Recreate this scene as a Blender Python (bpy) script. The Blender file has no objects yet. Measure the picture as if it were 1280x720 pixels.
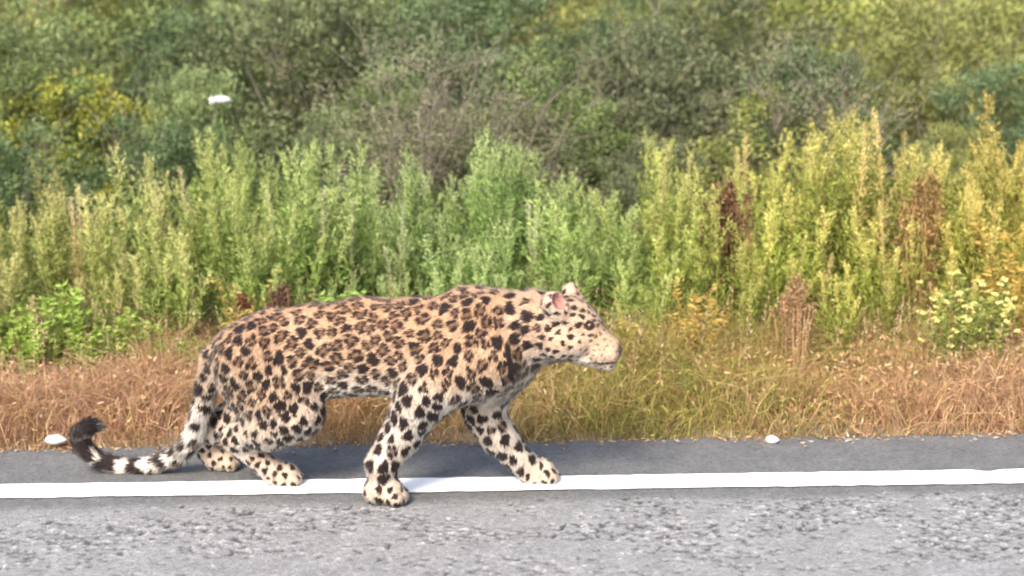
import bpy, math, random
import numpy as np
from mathutils import Matrix, Vector

rng = np.random.default_rng(11)
random.seed(11)
scene = bpy.context.scene
C = scene.collection

# ------------------------------------------------------------------ camera, sky, sun, exposure
CAM = np.array([0.0, 0.0, 1.40])
PITCH, ROLL, FPX = math.radians(10.0), 0.0150, 1776.0
FWD = np.array([0, math.cos(PITCH), -math.sin(PITCH)])
UP0 = np.array([0, math.sin(PITCH), math.cos(PITCH)])
XA = np.array([1.0, 0, 0])
RIGHT = XA*math.cos(ROLL) - UP0*math.sin(ROLL)
UP = UP0*math.cos(ROLL) + XA*math.sin(ROLL)
cam = bpy.data.cameras.new('camera')
camo = bpy.data.objects.new('camera', cam); C.objects.link(camo)
M = Matrix.Identity(4)
for i in range(3):
    M[i][0], M[i][1], M[i][2], M[i][3] = RIGHT[i], UP[i], -FWD[i], CAM[i]
camo.matrix_world = M
cam.sensor_width = 36.0
cam.lens = FPX/1280*36
cam.clip_start, cam.clip_end = 0.05, 2000
cam.dof.use_dof = True
cam.dof.focus_distance = 4.45
cam.dof.aperture_fstop = 2.0
scene.camera = camo

SUN_EL, SUN_AZ = math.radians(42), math.radians(203)      # azimuth from +Y towards +X: high, behind the camera, from its left side
w = bpy.data.worlds.new('World'); scene.world = w; w.use_nodes = True
nt = w.node_tree; nt.nodes.clear()
sky = nt.nodes.new('ShaderNodeTexSky'); sky.sky_type = 'NISHITA'; sky.sun_disc = False
sky.sun_elevation, sky.sun_rotation = SUN_EL, SUN_AZ
sky.air_density, sky.dust_density, sky.ozone_density = 1.0, 4.0, 1.0
bg = nt.nodes.new('ShaderNodeBackground'); bg.inputs[1].default_value = 0.15
wo = nt.nodes.new('ShaderNodeOutputWorld')
nt.links.new(sky.outputs[0], bg.inputs[0]); nt.links.new(bg.outputs[0], wo.inputs[0])
sl = bpy.data.lights.new('sun', 'SUN'); sl.energy = 2.0; sl.angle = math.radians(20); sl.color = (1.0, 0.94, 0.84)
so = bpy.data.objects.new('sun', sl); C.objects.link(so)
sd = Vector((math.sin(SUN_AZ)*math.cos(SUN_EL), math.cos(SUN_AZ)*math.cos(SUN_EL), math.sin(SUN_EL)))
so.rotation_euler = sd.to_track_quat('Z', 'Y').to_euler()
so.location = (-4, -6, 12)
vs = scene.view_settings
vs.view_transform = 'Standard'; vs.look = 'None'; vs.gamma = 1.0; vs.use_curve_mapping = False
vs.exposure = 1.5
scene.render.engine = 'CYCLES'
scene.cycles.use_denoising = True
scene.cycles.max_bounces = 6; scene.cycles.diffuse_bounces = 3; scene.cycles.transmission_bounces = 4
scene.cycles.transparent_max_bounces = 4
scene.cycles.caustics_reflective = False; scene.cycles.caustics_refractive = False
scene.cycles.filter_width = 2.0

def ray(px, py):
    return FWD + (px-640)/FPX*RIGHT - (py-360)/FPX*UP
def P(px, py, Y):                       # the point at world depth Y seen at a photo pixel
    d = ray(px, py); return CAM + d*(Y/d[1])
def G(px, py, z=0.0):                   # the ground point seen at a photo pixel
    d = ray(px, py); return CAM + d*((z-CAM[2])/d[2])

# ------------------------------------------------------------------ helpers
def mesh_np(name, V, polys, col=None, smooth=True):
    """V (n,3); polys: list of (m,k) index arrays; col (n,3) per vertex"""
    me = bpy.data.meshes.new(name)
    V = np.asarray(V, np.float32)
    me.vertices.add(len(V)); me.vertices.foreach_set('co', V.ravel())
    polys = [np.asarray(p, np.int32) for p in polys if len(p)]
    loops = np.concatenate([p.ravel() for p in polys])
    tot = np.concatenate([np.full(len(p), p.shape[1], np.int32) for p in polys])
    st = np.zeros(len(tot), np.int32); st[1:] = np.cumsum(tot)[:-1]
    me.loops.add(len(loops)); me.loops.foreach_set('vertex_index', loops)
    me.polygons.add(len(tot)); me.polygons.foreach_set('loop_start', st)
    me.polygons.foreach_set('loop_total', tot)
    me.polygons.foreach_set('use_smooth', np.full(len(tot), smooth, bool))
    if col is not None:
        a = me.attributes.new('Col', 'FLOAT_COLOR', 'POINT')
        c4 = np.ones((len(V), 4), np.float32); c4[:, :3] = col
        a.data.foreach_set('color', c4.ravel())
    me.update(calc_edges=True)
    return me
def link(name, me, mat=None, parent=None):
    o = bpy.data.objects.new(name, me); C.objects.link(o)
    if mat is not None and me is not None and len(me.materials) == 0: me.materials.append(mat)
    if parent is not None: o.parent = parent
    return o
def tag(o, label=None, cat=None, group=None, kind=None):
    if label: o['label'] = label
    if cat: o['category'] = cat
    if group: o['group'] = group
    if kind: o['kind'] = kind
    return o
def empty(name, loc=(0, 0, 0), rz=0.0):
    o = bpy.data.objects.new(name, None); C.objects.link(o)
    o.location = loc; o.rotation_euler = (0, 0, rz); o.empty_display_size = 0.1
    return o
def norm(v):
    return v/np.maximum(np.linalg.norm(v, axis=-1, keepdims=True), 1e-9)
def vnoise(p, seed=0):                  # smooth value noise in numpy, p (n,3) in cells, result about -1..1
    p = np.asarray(p, np.float64); i = np.floor(p).astype(np.int64); f = p-i; f = f*f*(3-2*f)
    def h(a):
        n = (a[:, 0]*374761393 + a[:, 1]*668265263 + a[:, 2]*2147483647 + seed*974634777) & 0xffffffff
        n = ((n ^ (n >> 13))*1274126177) & 0xffffffff
        n = n ^ (n >> 16)
        return (n & 0xffff)/32767.5-1
    r = 0
    for dx in (0, 1):
        for dy in (0, 1):
            for dz in (0, 1):
                wgt = (f[:, 0] if dx else 1-f[:, 0])*(f[:, 1] if dy else 1-f[:, 1])*(f[:, 2] if dz else 1-f[:, 2])
                r = r + wgt*h(i+np.array([dx, dy, dz]))
    return r
def smooth(a, b, x):
    t = np.clip((x-a)/(b-a), 0, 1); return t*t*(3-2*t)
class Soup:
    """collects vertices, polygons and vertex colours of one mesh"""
    def __init__(s): s.V, s.P, s.K, s.n = [], [], [], 0
    def add(s, V, polys, col):
        V = np.asarray(V, float).reshape(-1, 3); k = np.asarray(col, float)
        if k.ndim == 1: k = np.tile(k, (len(V), 1))
        s.V.append(V); s.K.append(k)
        for p in polys: s.P.append(np.asarray(p, np.int64)+s.n)
        s.n += len(V)
    def mesh(s, name, sm=True):
        by = {}
        for p in s.P: by.setdefault(p.shape[1], []).append(p)
        return mesh_np(name, np.concatenate(s.V), [np.concatenate(v) for v in by.values()], np.concatenate(s.K), sm)
def add_tube(sp, pts, rad, col, n=6):
    pts = np.asarray(pts, float); m = len(pts); rad = np.broadcast_to(np.asarray(rad, float), (m,))
    t = norm(np.gradient(pts, axis=0)); ref = np.array([0.31, 0.95, 0.1])
    a = norm(np.cross(t, ref)); b = np.cross(t, a)
    th = np.arange(n)*2*math.pi/n
    V = pts[:, None]+rad[:, None, None]*(np.cos(th)[None, :, None]*a[:, None]+np.sin(th)[None, :, None]*b[:, None])
    i = np.arange(m-1)[:, None]*n; j = np.arange(n)[None]; j2 = (j+1) % n
    q = np.stack([i+j, i+j2, i+n+j2, i+n+j], -1).reshape(-1, 4)
    c = np.asarray(col, float)
    if c.ndim == 2: c = np.repeat(c, n, axis=0)
    sp.add(V.reshape(-1, 3), [q], c)
def add_leaves(sp, base, d, L, W, col, fold=0.25, up=None):
    """folded pointed leaves: base (n,3), direction d, length, width, colour"""
    n = len(base); d = norm(d)
    r = rng.normal(size=(n, 3)) if up is None else np.cross(d, up)+rng.normal(size=(n, 3))*0.35
    s = norm(np.cross(d, r)); nn = np.cross(s, d)
    L = np.broadcast_to(L, (n,))[:, None]; W = np.broadcast_to(W, (n,))[:, None]
    mid = base+d*L*0.45
    tip = base+d*L-nn*L*0.18
    V = np.stack([base, mid+s*W*0.5+nn*W*fold, tip, mid-s*W*0.5+nn*W*fold], 1).reshape(-1, 3)
    i = np.arange(n)*4
    sp.add(V, [np.stack([i, i+1, i+2], -1), np.stack([i, i+2, i+3], -1)], np.repeat(col, 4, axis=0))
def add_blades(sp, base, d, L, W, bend, col0, col1):
    """grass blades: 2 segments, bending over"""
    n = len(base); d = norm(d); L = L[:, None]; W = W[:, None]
    side = norm(np.cross(d, rng.normal(size=(n, 3))))
    m = base+d*L*0.55+bend*L*0.18
    t = base+d*L*0.9+bend*L*0.75
    V = np.stack([base-side*W, base+side*W, m-side*W*0.75, m+side*W*0.75, t], 1).reshape(-1, 3)
    i = np.arange(n)*5
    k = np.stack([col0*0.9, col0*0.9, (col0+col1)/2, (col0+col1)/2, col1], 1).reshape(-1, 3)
    sp.add(V, [np.stack([i, i+1, i+3, i+2], -1), np.stack([i+2, i+3, i+4], -1)], k)

# ------------------------------------------------------------------ materials
def new_mat(name):
    m = bpy.data.materials.new(name); m.use_nodes = True
    t = m.node_tree; t.nodes.clear()
    return m, t, lambda k, **kw: _node(t, k, kw)
def _node(t, k, kw):
    n = t.nodes.new(k)
    for a, v in kw.items(): setattr(n, a, v)
    return n
def leaf_material(name, trans=0.35, rough=0.55, spec=0.3):
    m, t, N = new_mat(name)
    at = N('ShaderNodeAttribute', attribute_name='Col'); oi = N('ShaderNodeObjectInfo')
    mx = N('ShaderNodeMix', data_type='RGBA', blend_type='MULTIPLY'); mx.inputs[0].default_value = 1
    t.links.new(at.outputs['Color'], mx.inputs[6]); t.links.new(oi.outputs['Color'], mx.inputs[7])
    p = N('ShaderNodeBsdfPrincipled'); p.inputs['Roughness'].default_value = rough
    p.inputs['Specular IOR Level'].default_value = spec
    tr = N('ShaderNodeBsdfTranslucent'); ms = N('ShaderNodeMixShader'); ms.inputs[0].default_value = trans
    o = N('ShaderNodeOutputMaterial')
    t.links.new(mx.outputs[2], p.inputs['Base Color']); t.links.new(mx.outputs[2], tr.inputs['Color'])
    t.links.new(p.outputs[0], ms.inputs[1]); t.links.new(tr.outputs[0], ms.inputs[2]); t.links.new(ms.outputs[0], o.inputs[0])
    return m
def colour_material(name, rough=0.8, spec=0.2, bump=0.0, bscale=60.0, base=None):
    m, t, N = new_mat(name)
    p = N('ShaderNodeBsdfPrincipled'); p.inputs['Roughness'].default_value = rough
    p.inputs['Specular IOR Level'].default_value = spec
    o = N('ShaderNodeOutputMaterial'); t.links.new(p.outputs[0], o.inputs[0])
    if base is None:
        at = N('ShaderNodeAttribute', attribute_name='Col'); t.links.new(at.outputs['Color'], p.inputs['Base Color'])
    else:
        p.inputs['Base Color'].default_value = (*base, 1)
    if bump:
        tc = N('ShaderNodeTexCoord'); nz = N('ShaderNodeTexNoise'); nz.inputs['Scale'].default_value = bscale
        nz.inputs['Detail'].default_value = 6
        b = N('ShaderNodeBump'); b.inputs['Strength'].default_value = bump; b.inputs['Distance'].default_value = 0.01
        t.links.new(tc.outputs['Object'], nz.inputs['Vector']); t.links.new(nz.outputs[0], b.inputs['Height'])
        t.links.new(b.outputs[0], p.inputs['Normal'])
    return m
MAT_LEAF = leaf_material('leaf')
MAT_GRASS = leaf_material('grass_blade', 0.3, 0.6, 0.2)
MAT_STEM = leaf_material('stem', 0.0, 0.75, 0.15)
MAT_STONE = colour_material('stone', 0.85, 0.2, 0.5, 90)

# ------------------------------------------------------------------ ground
ROAD_EDGE = 4.84
def ground_z(x, y):
    x = np.asarray(x, float); y = np.asarray(y, float)
    z = np.where(y < ROAD_EDGE-0.05, -0.08, -0.08+0.075*smooth(ROAD_EDGE-0.05, ROAD_EDGE+0.12, y))
    z = z+0.03*smooth(5, 7, y)+0.10*np.clip(y-7.5, 0, 16)+0.02*np.clip(y-30, 0, 300)
    p = np.stack([x.ravel()*0.8, y.ravel()*0.8, np.zeros(x.size)], 1)
    return z+(vnoise(p, 3)*0.03).reshape(x.shape)*smooth(ROAD_EDGE, ROAD_EDGE+0.8, y)
def axis(a, b, fine0, fine1, step, grow):
    l = [fine0]
    while l[-1] < fine1: l.append(l[-1]+step)
    s = step
    while l[-1] < b: s *= grow; l.append(l[-1]+s)
    s = step
    while l[0] > a: s *= grow; l.insert(0, l[0]-s)
    return np.array(l)
gx = axis(-150, 150, -3.5, 3.5, 0.09, 1.25); gy = axis(-150, 150, 4.6, 8.0, 0.05, 1.2)
X, Y = np.meshgrid(gx, gy); Z = ground_z(X, Y)
def grid_polys(ny, nx):
    i = np.arange(ny-1)[:, None]*nx+np.arange(nx-1)[None]
    return np.stack([i, i+1, i+nx+1, i+nx], -1).reshape(-1, 4)
me = mesh_np('ground', np.stack([X, Y, Z], -1).reshape(-1, 3), [grid_polys(*X.shape)])
m, t, N = new_mat('soil')
tc = N('ShaderNodeTexCoord'); nz = N('ShaderNodeTexNoise'); nz.inputs['Scale'].default_value = 3.0; nz.inputs['Detail'].default_value = 8
cr = N('ShaderNodeValToRGB'); cr.color_ramp.elements[0].position = 0.35; cr.color_ramp.elements[1].position = 0.7
cr.color_ramp.elements[0].color = (0.10, 0.085, 0.055, 1); cr.color_ramp.elements[1].color = (0.23, 0.17, 0.10, 1)
p = N('ShaderNodeBsdfPrincipled'); p.inputs['Roughness'].default_value = 0.95
b = N('ShaderNodeBump'); b.inputs['Strength'].default_value = 0.6; n2 = N('ShaderNodeTexNoise'); n2.inputs['Scale'].default_value = 60
o = N('ShaderNodeOutputMaterial')
L = t.links.new
L(tc.outputs['Object'], nz.inputs['Vector']); L(nz.outputs[0], cr.inputs[0]); L(cr.outputs[0], p.inputs['Base Color'])
L(tc.outputs['Object'], n2.inputs['Vector']); L(n2.outputs[0], b.inputs['Height']); L(b.outputs[0], p.inputs['Normal']); L(p.outputs[0], o.inputs[0])
tag(link('ground', me, m), kind='structure')

# ------------------------------------------------------------------ road: real pits in the worn chip seal, smoother wheel track and shoulder
LINE_Y0, LINE_Y1 = 4.268, 4.408
def rough_band(x, y):          # how coarse the open chip seal is
    wob = vnoise(np.stack([x*1.1, y*2.0, x*0], 1), 21)*0.07
    return smooth(3.50, 3.80, y+wob)*(1-smooth(4.10, 4.20, y+wob*0.5))
rx = np.concatenate([[-150, -80, -40, -12, -5], np.arange(-2.3, 2.3, 0.0065), [5, 12, 40, 80, 150]])
ry = np.concatenate([[-3.4, -1, 1, 2.2, 2.9], np.arange(3.3, 4.235, 0.0075), np.arange(4.24, 4.83, 0.02), [ROAD_EDGE-0.012, ROAD_EDGE]])
X, Y = np.meshgrid(rx, ry); x, y = X.ravel(), Y.ravel().copy()
edge = vnoise(np.stack([x*6, x*0, x*0], 1), 8)*0.018+vnoise(np.stack([x*25, x*0, x*0+3], 1), 9)*0.008
y = np.where(y > 4.7, y+edge*smooth(4.7, 4.84, y), y)
band = rough_band(x, y)
n2_ = vnoise(np.stack([x*24, y*26, x*0+7], 1), 32)
pit2 = np.zeros(X.shape); stone2 = np.zeros(X.shape)
for i in range(9000):                       # single lost chips (pits) and single proud chips
    cx, cy = rng.uniform(-2.25, 2.25), rng.uniform(3.32, 4.22)
    b0 = float(rough_band(np.array([cx]), np.array([cy]))[0]); cl = float(vnoise(np.array([[cx*5, cy*9, 0]]), 37)[0])
    if rng.random() > b0*np.clip(0.55+0.9*cl, 0.06, 1): continue
    proud = i % 4 == 0
    a_, b_ = rng.uniform(0.006, 0.015), rng.uniform(0.005, 0.010); an = rng.normal()*0.7
    i0, i1 = np.searchsorted(rx, (cx-0.03, cx+0.03)); j0, j1 = np.searchsorted(ry, (cy-0.03, cy+0.03))
    dx, dy = X[j0:j1, i0:i1]-cx, Y[j0:j1, i0:i1]-cy
    u_, v_ = (dx*math.cos(an)+dy*math.sin(an))/a_, (-dx*math.sin(an)+dy*math.cos(an))/b_
    d_ = np.sqrt(u_*u_+v_*v_)*(1+0.35*math.sin(i)*np.sin(3*np.arctan2(v_, u_)+i))
    tgt = stone2 if proud else pit2
    tgt[j0:j1, i0:i1] = np.maximum(tgt[j0:j1, i0:i1], 1-smooth(0.55, 1.1, d_))
pit = pit2.ravel(); stone = stone2.ravel()*(1-pit)
z = -0.007*pit+0.003*stone+0.0012*vnoise(np.stack([x*90, y*90, x*0], 1), 34)
z = np.where(Y.ravel() >= ROAD_EDGE-1e-6, -0.10, z)
fine = vnoise(np.stack([x*70, y*70, x*0], 1), 35)
# colour = tone of the binder and stone itself, not of the light
lane = np.array([0.187, 0.184, 0.181]); shoulder = np.array([0.108, 0.106, 0.104]); bitumen = np.array([0.030, 0.030, 0.031])
wsh = smooth(4.12, 4.22, y+vnoise(np.stack([x*2.3, y*3, x*0], 1), 36)*0.03)
base = lane*(1-wsh)[:, None]+shoulder*wsh[:, None]
base = base*(1+0.07*fine+0.06*n2_)[:, None]
base = base*(1+0.45*stone)[:, None]
base = base*(1-pit*0.9)[:, None]+bitumen*(pit*0.9)[:, None]
me = mesh_np('road', np.stack([x, y, z], 1), [grid_polys(*X.shape)], base)
m, t, N = new_mat('asphalt'); L = t.links.new
at = N('ShaderNodeAttribute', attribute_name='Col'); tc = N('ShaderNodeTexCoord')
vo = N('ShaderNodeTexVoronoi'); vo.inputs['Scale'].default_value = 130
nz = N('ShaderNodeTexNoise'); nz.inputs['Scale'].default_value = 7; nz.inputs['Detail'].default_value = 6
mr = N('ShaderNodeMapRange'); mr.inputs[3].default_value = 0.72; mr.inputs[4].default_value = 1.25
hs = N('ShaderNodeSeparateColor')
m2 = N('ShaderNodeMapRange'); m2.inputs[1].default_value = 0.3; m2.inputs[2].default_value = 0.7; m2.inputs[3].default_value = 0.88; m2.inputs[4].default_value = 1.1
mu = N('ShaderNodeMath', operation='MULTIPLY')
mx = N('ShaderNodeMix', data_type='RGBA', blend_type='MULTIPLY'); mx.inputs[0].default_value = 1
p = N('ShaderNodeBsdfPrincipled'); p.inputs['Roughness'].default_value = 0.72; p.inputs['Specular IOR Level'].default_value = 0.35
b = N('ShaderNodeBump'); b.inputs['Strength'].default_value = 0.5; b.inputs['Distance'].default_value = 0.004
o = N('ShaderNodeOutputMaterial')
L(tc.outputs['Object'], vo.inputs['Vector']); L(tc.outputs['Object'], nz.inputs['Vector'])
L(vo.outputs['Color'], hs.inputs[0]); L(hs.outputs[0], mr.inputs[0]); L(nz.outputs[0], m2.inputs[0])
L(mr.outputs[0], mu.inputs[0]); L(m2.outputs[0], mu.inputs[1])
L(at.outputs['Color'], mx.inputs[6]); L(mu.outputs[0], mx.inputs[7]); L(mx.outputs[2], p.inputs['Base Color'])
L(vo.outputs['Distance'], b.inputs['Height']); L(b.outputs[0], p.inputs['Normal']); L(p.outputs[0], o.inputs[0])
tag(link('road', me, m), kind='structure')
# the painted line, slightly ragged
lx = np.concatenate([[-150, -60, -6], np.arange(-2.8, 2.8, 0.012), [6, 60, 150]])
e0 = LINE_Y0+vnoise(np.stack([lx*22, lx*0, lx*0], 1), 41)*0.004+vnoise(np.stack([lx*4, lx*0, lx*0], 1), 42)*0.0015
e1 = LINE_Y1+vnoise(np.stack([lx*22, lx*0, lx*0], 1), 43)*0.004+vnoise(np.stack([lx*4, lx*0, lx*0], 1), 44)*0.0015
cut = np.exp(-((lx-G(1243, 598)[0])/0.035)**2)      # the chipped notch in the paint
e1 = e1-cut*0.022
V = []
for f in (0, 0.33, 0.66, 1): V.append(np.stack([lx, e0+(e1-e0)*f, lx*0+0.005], 1))
V = np.concatenate(V)
me = mesh_np('edge_line', V, [grid_polys(4, len(lx))])
m, t, N = new_mat('road_paint'); L = t.links.new
tc = N('ShaderNodeTexCoord'); nz = N('ShaderNodeTexNoise'); nz.inputs['Scale'].default_value = 26; nz.inputs['Detail'].default_value = 9; nz.inputs['Roughness'].default_value = 0.7
cr = N('ShaderNodeValToRGB'); cr.color_ramp.elements[0].position = 0.31; cr.color_ramp.elements[1].position = 0.40
cr.color_ramp.elements[0].color = (0.22, 0.22, 0.22, 1); cr.color_ramp.elements[1].color = (0.82, 0.82, 0.81, 1)
p = N('ShaderNodeBsdfPrincipled'); p.inputs['Roughness'].default_value = 0.6; o = N('ShaderNodeOutputMaterial')
L(tc.outputs['Object'], nz.inputs['Vector']); L(nz.outputs[0], cr.inputs[0]); L(cr.outputs[0], p.inputs['Base Color']); L(p.outputs[0], o.inputs[0])
tag(link('edge_line', me, m), kind='structure')

# ------------------------------------------------------------------ the leopard: one skin grown from a smooth union of tapered limbs
PX = 1/398.0
def spine_y(px): return float(np.interp(px, [150, 260, 320, 600, 700, 780], [4.50, 4.44, 4.42, 4.28, 4.25, 4.23]))
prims = []      # (a, b, ra, rb, lateral scale, blend, region, flow)
def cone(a, b, ra, rb, region, flow, k=0.02, sy=1.0):
    prims.append((np.array(a, float), np.array(b, float), ra*PX, rb*PX, sy, k, region, np.array(flow, float)))
def S(px, py, dy=0.0): return P(px, py, spine_y(px)+dy)
BACK = (-1, 0, -0.25); DOWN = (-0.15, 0, -1)
tr = [(311, 450, 49), (345, 444, 55), (395, 439, 57), (455, 431, 56), (525, 434, 60), (585, 435, 65), (618, 437, 57)]
for (x0, y0, r0), (x1, y1, r1) in zip(tr[:-1], tr[1:]):
    cone(S(x0, y0), S(x1, y1), r0, r1, 'torso', BACK, 0.03, 0.74)
cone(S(440, 460), S(560, 462), 26, 36, 'torso', BACK, 0.05, 1.0)            # rib cage
cone(S(388, 474), S(450, 466), 16, 20, 'belly', BACK, 0.04, 1.3)            # loose belly fold
cone(S(578, 386), S(628, 388), 22, 22, 'torso', BACK, 0.035, 1.5)           # withers
cone(S(600, 415), S(665, 410), 52, 45, 'neck', BACK, 0.03, 0.85)
cone(S(665, 410), S(704, 410), 45, 40, 'neck', BACK, 0.02, 0.9)
cone(S(630, 452), S(612, 478), 36, 28, 'chest', (-0.3, 0, -1), 0.03, 0.9)   # breast
# head
HYAW, HTILT, HPIV = math.radians(-22), math.radians(11), S(690, 411)
def HS(px, py, dy=0.0):                # a point of the head, which is turned a little towards the road
    dx, dz = px-692, py-411; ct, st_ = math.cos(HTILT), math.sin(HTILT)
    v = P(692+(dx*ct+dz*st_)*0.97, 411+(dz*ct-dx*st_)*0.97, HPIV[1])-HPIV; v[1] += dy
    return HPIV+np.array([v[0]*math.cos(HYAW)-v[1]*math.sin(HYAW), v[0]*math.sin(HYAW)+v[1]*math.cos(HYAW), v[2]])
cone(HS(702, 411), HS(718, 407), 37, 29, 'head', BACK, 0.02, 1.0)            # skull
cone(HS(718, 405), HS(738, 416), 25, 19, 'head', BACK, 0.015, 1.3)           # brow
cone(HS(735, 422), HS(763, 446), 20, 13, 'muzzle', BACK, 0.012, 1.1)         # snout
cone(HS(740, 412), HS(769, 441), 10, 8, 'muzzle', BACK, 0.010, 1.35)         # nose bridge
for s in (-1, 1):
    cone(HS(765, 451, s*0.015), HS(752, 449, s*0.028), 11, 12, 'muzzle', BACK, 0.006)       # whisker pad
    cone(HS(706, 424, s*0.056), HS(727, 430, s*0.050), 23, 15, 'head', BACK, 0.018)         # cheek
    cone(HS(729, 398, s*0.046), HS(742, 406, s*0.042), 10, 7, 'head', BACK, 0.008)          # eyebrow ridge
cone(HS(720, 442), HS(759, 464), 16, 8, 'chin', BACK, 0.006, 1.4)            # lower jaw
EARS = []
for s in (-1, 1):
    e0, e1 = HS(716, 392, s*0.060), HS(713, 374, s*0.082)
    cone(e0, e1, 14, 15, 'ear', BACK, 0.010, 1.0)
    EARS.append((e1+(e1-e0)*0.2+np.array([math.cos(HYAW), math.sin(HYAW), 0])*0.026+np.array([0, -0.008 if s < 0 else 0, 0.004]), 0.033))
# near hind leg
def legs(pts, region, flow=DOWN, k=0.018):
    for (a, ra), (b, rb) in zip(pts[:-1], pts[1:]): cone(a, b, ra, rb, region, flow, k)
def paw(g, heading, r, region):
    """paw on the ground at g: pad, four toes"""
    h = np.array([math.cos(heading), math.sin(heading), 0]); sd_ = np.array([-h[1], h[0], 0])
    c = g+np.array([0, 0, r*PX*0.92])
    cone(c-h*r*0.5*PX, c+h*r*0.6*PX, r*0.95, r*0.95, region, DOWN, 0.01, 1.1)
    for q in (-1.5, -0.5, 0.5, 1.5):
        tx = c+h*(r*1.45-abs(q)*r*0.22)*PX+sd_*q*r*0.52*PX
        tx[2] = r*0.56*PX
        cone(tx-h*r*0.4*PX+np.array([0, 0, r*0.2*PX]), tx, r*0.52, r*0.54, region, DOWN, 0.004)
    return c
yh = -0.085
cone(S(318, 447, yh*0.8), S(352, 498, yh), 47, 40, 'haunch', DOWN, 0.03, 0.8)
cone(S(352, 498, yh), S(374, 517, yh), 38, 30, 'haunch', DOWN, 0.03, 0.8)
cone(S(306, 470, yh*0.7), S(330, 520, yh), 36, 26, 'haunch', DOWN, 0.03, 0.9)
nh = G(352, 606)
pc = paw(nh, 0.05, 15, 'foot')
legs([(S(374, 517, yh), 31), (S(335, 534, yh*0.95), 28), (S(294, 546, yh*0.8), 18)], 'shank')
legs([(S(292, 549, yh*0.8), 15), (pc+np.array([-0.05, 0, 0.032]), 13.5), (pc, 14)], 'foot')
# far hind leg, further back
yf = 0.085
cone(S(318, 450, yf*0.8), S(325, 500, yf), 44, 38, 'haunch', DOWN, 0.03, 0.8)
fh = G(276, 587)
pcf = paw(fh, 0.0, 14, 'foot')
legs([(S(325, 500, yf), 34), (S(285, 528, yf), 22), (S(252, 546, yf), 14)], 'shank')
legs([(S(250, 547, yf), 13.5), (pcf+np.array([-0.04, 0, 0.03]), 12.5), (pcf, 13)], 'foot')
# near foreleg
ya = -0.085
cone(S(600, 402, ya*0.8), S(612, 452, ya), 26, 34, 'shoulder', DOWN, 0.03, 0.8)
cone(S(612, 452, ya), S(535, 488, ya*1.1), 36, 36, 'shoulder', DOWN, 0.025, 0.8)
cone(S(575, 440, ya*0.8), S(535, 485, ya*1.0), 34, 32, 'shoulder', DOWN, 0.03, 0.8)
nf = G(479, 629)
pn = paw(nf, -0.12, 17, 'foot')
wr = pn+np.array([-0.002, 0.008, 0.085])
legs([(S(528, 494, ya*1.1), 34), (S(505, 540, ya*1.1), 25.5), (wr, 18.5), (pn+np.array([0, 0, 0.01]), 16)], 'foreleg', DOWN, 0.015)
# far foreleg, reaching forward
yb = 0.085
cone(S(608, 430, yb*0.8), S(618, 470, yb), 34, 34, 'shoulder', DOWN, 0.03, 0.8)
ff = G(670, 603)
pf = paw(ff, 0.05, 16, 'foot')
wf = pf+np.array([-0.062, -0.004, 0.050])
legs([(S(618, 472, yb), 32), (S(604, 512, yb), 27), (S(624, 546, yb), 22.5), (wf, 17), (pf, 15)], 'foreleg', DOWN, 0.015)
# tail
tl = [(292, 436, 0, 22), (270, 450, -0.003, 17), (259, 480, -0.005, 14), (252, 515, 0, 12.5), (243, 545, 0.02, 12), (225, 568, 0.04, 11.5), (192, 583, 0.05, 11), (155, 585, 0.04, 10.5), (124, 575, 0.03, 10.5),
      (104, 560, 0.02, 11), (101, 543, 0.01, 11.5), (112, 533, 0, 10), (122, 533, 0, 6)]
tl = [(S(a, b, c), r) for a, b, c, r in tl]
TAIL = np.array([p_ for p_, r_ in tl[1:]])
for i, ((a, ra), (b_, rb)) in enumerate(zip(tl[:-1], tl[1:])): cone(a, b_, ra, rb, 'torso' if i == 0 else 'tail', b_-a, 0.03 if i < 2 else 0.006)

def prim_dist(q, pr):
    a, b_, ra, rb, sy, k, reg, fl = pr
    y0 = (a[1]+b_[1])/2
    A = a.copy(); B = b_.copy(); A[1] = y0+(a[1]-y0)/sy; B[1] = y0+(b_[1]-y0)/sy
    qx = q[..., 0]-A[0]; qy = y0+(q[..., 1]-y0)/sy-A[1]; qz = q[..., 2]-A[2]
    d = B-A; tt = np.clip((qx*d[0]+qy*d[1]+qz*d[2])/max(d@d, 1e-9), 0, 1)
    return (np.sqrt((qx-d[0]*tt)**2+(qy-d[1]*tt)**2+(qz-d[2]*tt)**2)-(ra+(rb-ra)*tt))*min(1, sy)
H = 0.0052
pts = np.array([p_ for pr in prims for p_ in (pr[0], pr[1])])
lo = pts.min(0)-0.16; hi = pts.max(0)+0.2; lo[2] = -0.02
nx, ny, nz_ = [int(v) for v in np.ceil((hi-lo)/H)]
F = np.full((nx, ny, nz_), 0.3, np.float32)
ax = [lo[i]+H*np.arange(n) for i, n in enumerate((nx, ny, nz_))]
for pr in prims:
    a, b_, ra, rb, sy, k = pr[:6]
    r = max(ra, rb); mg = np.array([r+0.05, r*max(sy, 1)+0.05, r+0.05])
    i0 = np.maximum(((np.minimum(a, b_)-mg-lo)/H).astype(int), 0)
    i1 = np.minimum(((np.maximum(a, b_)+mg-lo)/H).astype(int)+1, (nx, ny, nz_))
    sl_ = tuple(slice(i0[i], i1[i]) for i in range(3))
    q = np.stack(np.meshgrid(*[ax[i][sl_[i]] for i in range(3)], indexing='ij'), -1)
    d = prim_dist(q, pr); f = F[sl_]
    h = np.clip(0.5+0.5*(f-d)/k, 0, 1)
    F[sl_] = f*(1-h)+d*h-k*h*(1-h)
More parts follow.
